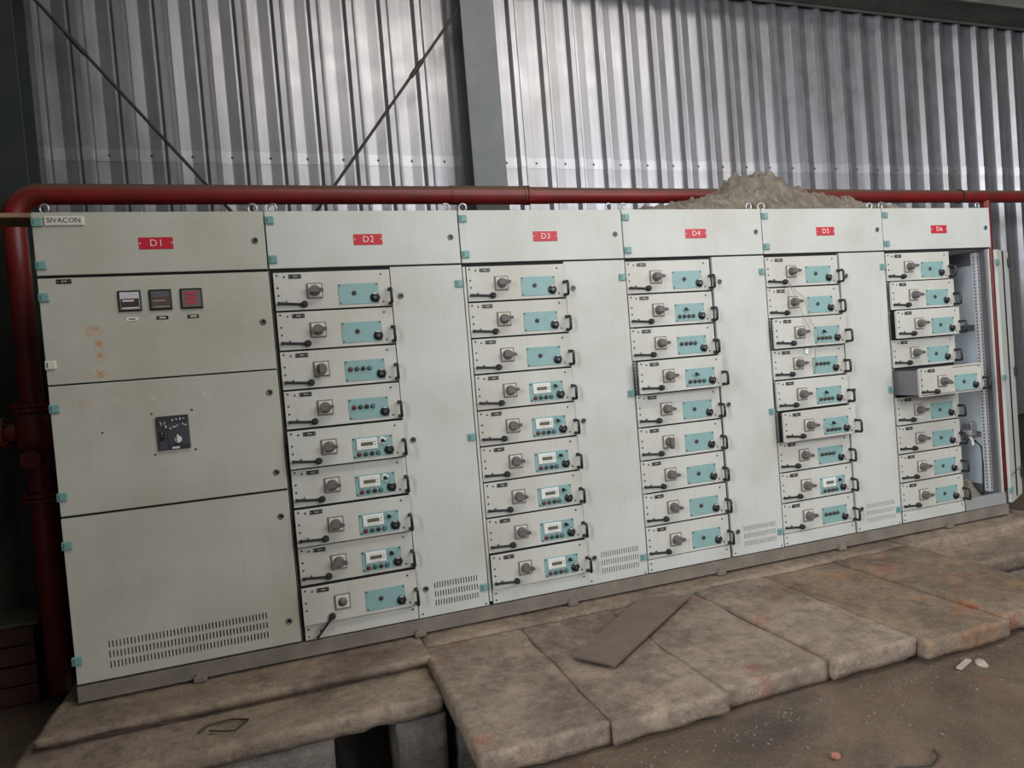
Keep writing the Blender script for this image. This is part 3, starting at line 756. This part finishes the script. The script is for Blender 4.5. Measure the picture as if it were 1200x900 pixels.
        for sx, sz in ((.018, .055), (.555, .055), (.018, .018)): ob('screw', screw_me, cv, (sx, 0, sz))
        if n < 6:
            dx0 = .606; dw2 = W-g-dx0
            d = ob('door', door_mesh(dw2, ZT-.004, P, (.694-dx0, .944-dx0, [z-.0+.002 for z in ROWS3], .032, 17, .0060)), cab, (dx0, 0, .004), label='tall narrow cable compartment door')
            mid = {2: .939, 3: 1.091, 4: .884, 5: .937}[n]
            put_hinges(d, [(dw2-.022, 1.783), (dw2-.022, mid), (dw2-.022, .104)])
            for z in (1.731, .960, .153): ob('lock', lock_me, d, (.652-dx0, 0, z))
            ob('screw', screw_me, d, (.018, 0, .02)); ob('screw', screw_me, d, (dw2-.018, 0, .01))
        # perforated mounting rail that shows where drawers stand proud
        mr = MB().box(.002, .032, .016, .0215, .09, ZT-.01)
        mr.mi = 1
        for k in range(88): mr.box(.012, .020, .0150, .0165, .10+k*.02, .108+k*.02)
        if n in (4, 5, 6): ob('mounting_rail', mr.mesh('mounting_rail', M['sill'], M['dark']), cab)
        else: mr.bm.free()

# ------------------------------------------------------------------ inside the open compartment of the last cabinet
cab = CABS[6]; W = 1.022; xw = W-.031
zs = [.10, .50, .905, 1.31, 1.80]
for a_, b2 in zip(zs, zs[1:]):
    ob('side_plate', MB().box(xw-.006, xw, .13, .50, a_+.03, b2-.012, .002).mesh('side_plate', M['plate_blue']), cab, label='pale blue inner side plate')
for z in zs[1:]:
    ob('cross_rail', MB().box(xw-.016, xw, .10, .56, z-.010, z+.024, .001).mesh('cross_rail', M['inner']), cab)
rl = MB().box(xw-.034, xw, .075, .118, .085, ZT-.012, .002); rl.mi = 1
for k in range(70): rl.box(xw-.022, xw-.012, .0738, .0755, .11+k*.025, .121+k*.025)
for k in range(70): rl.box(xw-.0348, xw-.0338, .09, .10, .11+k*.025, .121+k*.025)
ob('perforated_rail', rl.mesh('perforated_rail', mat('white_zinc', (.60, .60, .62), .5), M['screw']), cab)
ob('inner_panel', MB().box(.602, .608, .04, .56, .02, ZT-.02).mesh('inner_panel', M['inner']), cab)
ob('back_plate', MB().box(.62, .98, .570, .578, .03, ZT-.03).mesh('back_plate', M['plate_blue']), cab)
tb = MB().box(xw-.075, xw-.02, .16, .24, .50, .60, .004).box(xw-.070, xw-.03, .165, .18, .60, .615, .002); tb.mi = 1
tb.box(xw-.079, xw-.074, .17, .23, .51, .545).tube([(xw-.06, .19, .50), (xw-.065, .17, .46), (xw-.07, .16, .43)], .012, 8)
ob('terminal_block', tb.mesh('terminal_block', M['steel'], M['white']), cab)
ob('cable', MB().tube([(xw-.03, .26, .47), (xw-.03, .17, .46), (xw-.035, .125, .42), (xw-.04, .115, .30), (xw-.045, .115, .18), (xw-.05, .12, .07), (xw-.12, .2, .03)], .006, 8).mesh('cable', M['rubber']), cab)
# open cable door, swung past flat
hx, hy = 6.072, -.004; th = math.radians(25.5)
mb = MB(); w_, h_ = .372, ZT-.006
mb.box(0, w_, .022, .025, 0, h_).box(0, .003, 0, .025, 0, h_).box(w_-.003, w_, 0, .025, 0, h_).box(0, w_, 0, .025, 0, .003).box(0, w_, 0, .025, h_-.003, h_)
mb.box(0, .15, 0, .003, 0, h_).box(w_-.15, w_, 0, .003, 0, h_)
mb.mi = 1; mb.box(.15, w_-.15, .018, .0215, .003, h_-.003)
dr = ob('door', mb.mesh('door', M['paint'], M['darkgrey']), cab, (hx-5.0, hy, .0), (0, 0, th), label='open cable compartment door seen almost edge on')
for z in (1.787, .937, .10): ob('hinge', MB().box(-.070, -.014, -.006, .006, -.018, .018, .004, 2).box(-.010, .018, -.010, .004, -.018, .018, .004, 2).mesh('hinge', M['hinge']), dr, (0, 0, z))
for z in (1.80, .96, .17):
    ob('latch', MB().box(w_-.05, w_-.012, -.018, -.001, -.03, .03, .003).cyl((w_-.03, -.01, -.045), (w_-.03, -.01, .045), .006, seg=8).mesh('latch', M['rubber']), dr, (0, 0, z))
ob('lock_rod', MB().cyl((w_-.03, .008, .1), (w_-.03, .008, h_-.06), .004, seg=8).mesh('lock_rod', M['steel']), dr)
ob('wire_tie', MB().tube([(-.09, -.012, 0), (-.04, -.016, -.004), (.02, -.016, .004), (.30, -.02, .016), (.40, -.02, .02)], .0025, 6).mesh('wire_tie', M['rod']), dr, (0, 0, .215))

# crumpled grey plastic inside the compartment
def crumple(nx, ny, f):
    bm = bmesh.new(); V = [[bm.verts.new(f(i/nx, j/ny)) for i in range(nx+1)] for j in range(ny+1)]
    for j in range(ny):
        for i in range(nx):
            q_ = bm.faces.new((V[j][i], V[j][i+1], V[j+1][i+1], V[j+1][i])); q_.smooth = True
    bmesh.ops.recalc_face_normals(bm, faces=bm.faces); return bm
def f(u, v):
    x = 5.68+.29*u; y = .035+.30*v; h = .21*math.exp(-((u-.30)/.38)**2)*math.sin(PI*min(1, max(0, v)))**.6*(1-u*.4)
    h *= 1+.5*noise.noise(Vector((x*14, y*14, 1)))
    return (x+.01*noise.noise(Vector((u*9, v*9, 4))), y, .016+max(0, h)+.012*abs(noise.noise(Vector((x*40, y*40, 2)))))
bm = crumple(40, 34, f); me = bpy.data.meshes.new('plastic_wrap'); bm.to_mesh(me); bm.free(); me.materials.append(M['tarp'])
o = tag(ob('plastic_wrap', me), 'crumpled grey plastic at the bottom of the open compartment', 'plastic')
o.modifiers.new('thick', 'SOLIDIFY').thickness = .003

# ------------------------------------------------------------------ things on top of the cabinets
prof = [(3.16, 0), (3.22, .04), (3.29, .075), (3.36, .085), (3.42, .075), (3.53, .10), (3.70, .13), (3.87, .165), (3.99, .22), (4.08, .275), (4.21, .31), (4.33, .29), (4.47, .225), (4.62, .17), (4.80, .14), (4.93, .135), (4.99, .10), (5.02, .04), (5.06, .05), (5.13, .055), (5.19, .09), (5.30, .085), (5.36, .04), (5.42, 0)]
def pr(x):
    for (a, ha), (b, hb) in zip(prof, prof[1:]):
        if a <= x <= b: return ha+(hb-ha)*(x-a)/(b-a)
    return 0
def f(u, v):
    x = 3.16+2.26*u; y = .10+.46*v
    s_ = max(0, 1-abs(2*v-1)**2.4)**.5; h = pr(x)*s_
    c = noise.noise(Vector((x*9, y*9, 0)), noise_basis='VORONOI_F2F1') if False else noise.fractal(Vector((x*8, y*14, 0)), 1.0, 2.1, 5)
    r = abs(noise.noise(Vector((x*16+y*9, y*16-x*6, 2))))
    r2_ = abs(noise.noise(Vector((x*37-y*20, y*33, 5))))
    h = h*(1+.22*c)+(.050*(r-.28)+.022*(r2_-.25))*min(1, h/.05)
    return (x+.012*noise.noise(Vector((x*20, y*20, 8))), y-.03*s_*noise.noise(Vector((x*12, y*5, 6))), H+.002+max(0, h))
bm = crumple(260, 60, f); me = bpy.data.meshes.new('plastic_sheet'); bm.to_mesh(me); bm.free(); me.materials.append(M['tarp'])
o = tag(ob('plastic_sheet', me), 'crumpled dirty plastic sheet heaped on top of the fourth and fifth cabinets', 'sheet')
o.modifiers.new('thick', 'SOLIDIFY').thickness = .003
mb = MB().box(-.30, .86, .10, .30, H, H+.022, .003)
tag(ob('wooden_board', mb.mesh('wooden_board', M['wood'])), 'thin weathered wooden board lying on top of the first cabinet, sticking out left', 'board')
def f(u, v):
    x = 2.12+.36*u; y = .22+.22*v; h = .055*math.sin(PI*v)**.5*math.sin(PI*min(1, u*1.02))**.4*(1+.5*noise.noise(Vector((x*22, y*22, 0))))
    return (x, y, H+.001+max(0, h))
bm = crumple(40, 24, f); me = bpy.data.meshes.new('dark_rag'); bm.to_mesh(me); bm.free(); me.materials.append(dusty('sooty_rag', (.02, .013, .011), (.055, .03, .025), .8, 20))
o = tag(ob('dark_rag', me), 'dark rag on top of the third cabinet under the red pipe', 'rag'); o.modifiers.new('thick', 'SOLIDIFY').thickness = .003

# string on D5
sm = mat('pinkish_string', (.36, .22, .20), .8)
st = thing('hanging_string', 'thin pinkish string looped over the upper drawer levers of cabinet D5', 'string', (4.146, -.03, 1.714))
O = Vector((4.146, -.03, 1.714))
for P4 in ([(4.15, -.035, 1.700), (4.14, -.030, 1.62), (4.128, -.032, 1.55), (4.14, -.034, 1.515)],
           [(4.155, -.035, 1.700), (4.20, -.040, 1.64), (4.245, -.062, 1.598), (4.27, -.05, 1.50), (4.29, -.055, 1.43), (4.295, -.098, 1.395), (4.297, -.100, 1.36), (4.31, -.05, 1.25), (4.33, -.014, 1.12)],
           [(4.150, -.035, 1.702), (4.19, -.045, 1.60), (4.215, -.05, 1.53), (4.25, -.055, 1.43), (4.262, -.06, 1.405)]):
    ob('strand', MB().tube([Vector(p)-O for p in P4], .0018, 5).mesh('strand', sm), st)
me = MB().box(-.014, .014, -.004, 0, -.018, .018, .002).mesh('paper_tag', mat('white_paper', (.85, .83, .82), .7)); tag(ob('paper_tag', me, loc=(4.272, -.0145, 1.255), rot=(0, .3, 0)), 'small white paper scrap on the fourth drawer of cabinet D5', 'paper')

# ------------------------------------------------------------------ left background clutter and right ground
t_ = thing('wooden_crate', 'dim brown box with a pale top standing in the shadow left of the cabinets', 'crate', (-.56, .95, -.34))
mb = MB()
for k in range(4): mb.box(-.17, .17, -.15, -.13, .01+k*.11, .11+k*.11, .003); mb.box(-.17, -.15, -.15, .15, .01+k*.11, .11+k*.11, .003); mb.box(.15, .17, -.15, .15, .01+k*.11, .11+k*.11, .003); mb.box(-.17, .17, .13, .15, .01+k*.11, .11+k*.11, .003)
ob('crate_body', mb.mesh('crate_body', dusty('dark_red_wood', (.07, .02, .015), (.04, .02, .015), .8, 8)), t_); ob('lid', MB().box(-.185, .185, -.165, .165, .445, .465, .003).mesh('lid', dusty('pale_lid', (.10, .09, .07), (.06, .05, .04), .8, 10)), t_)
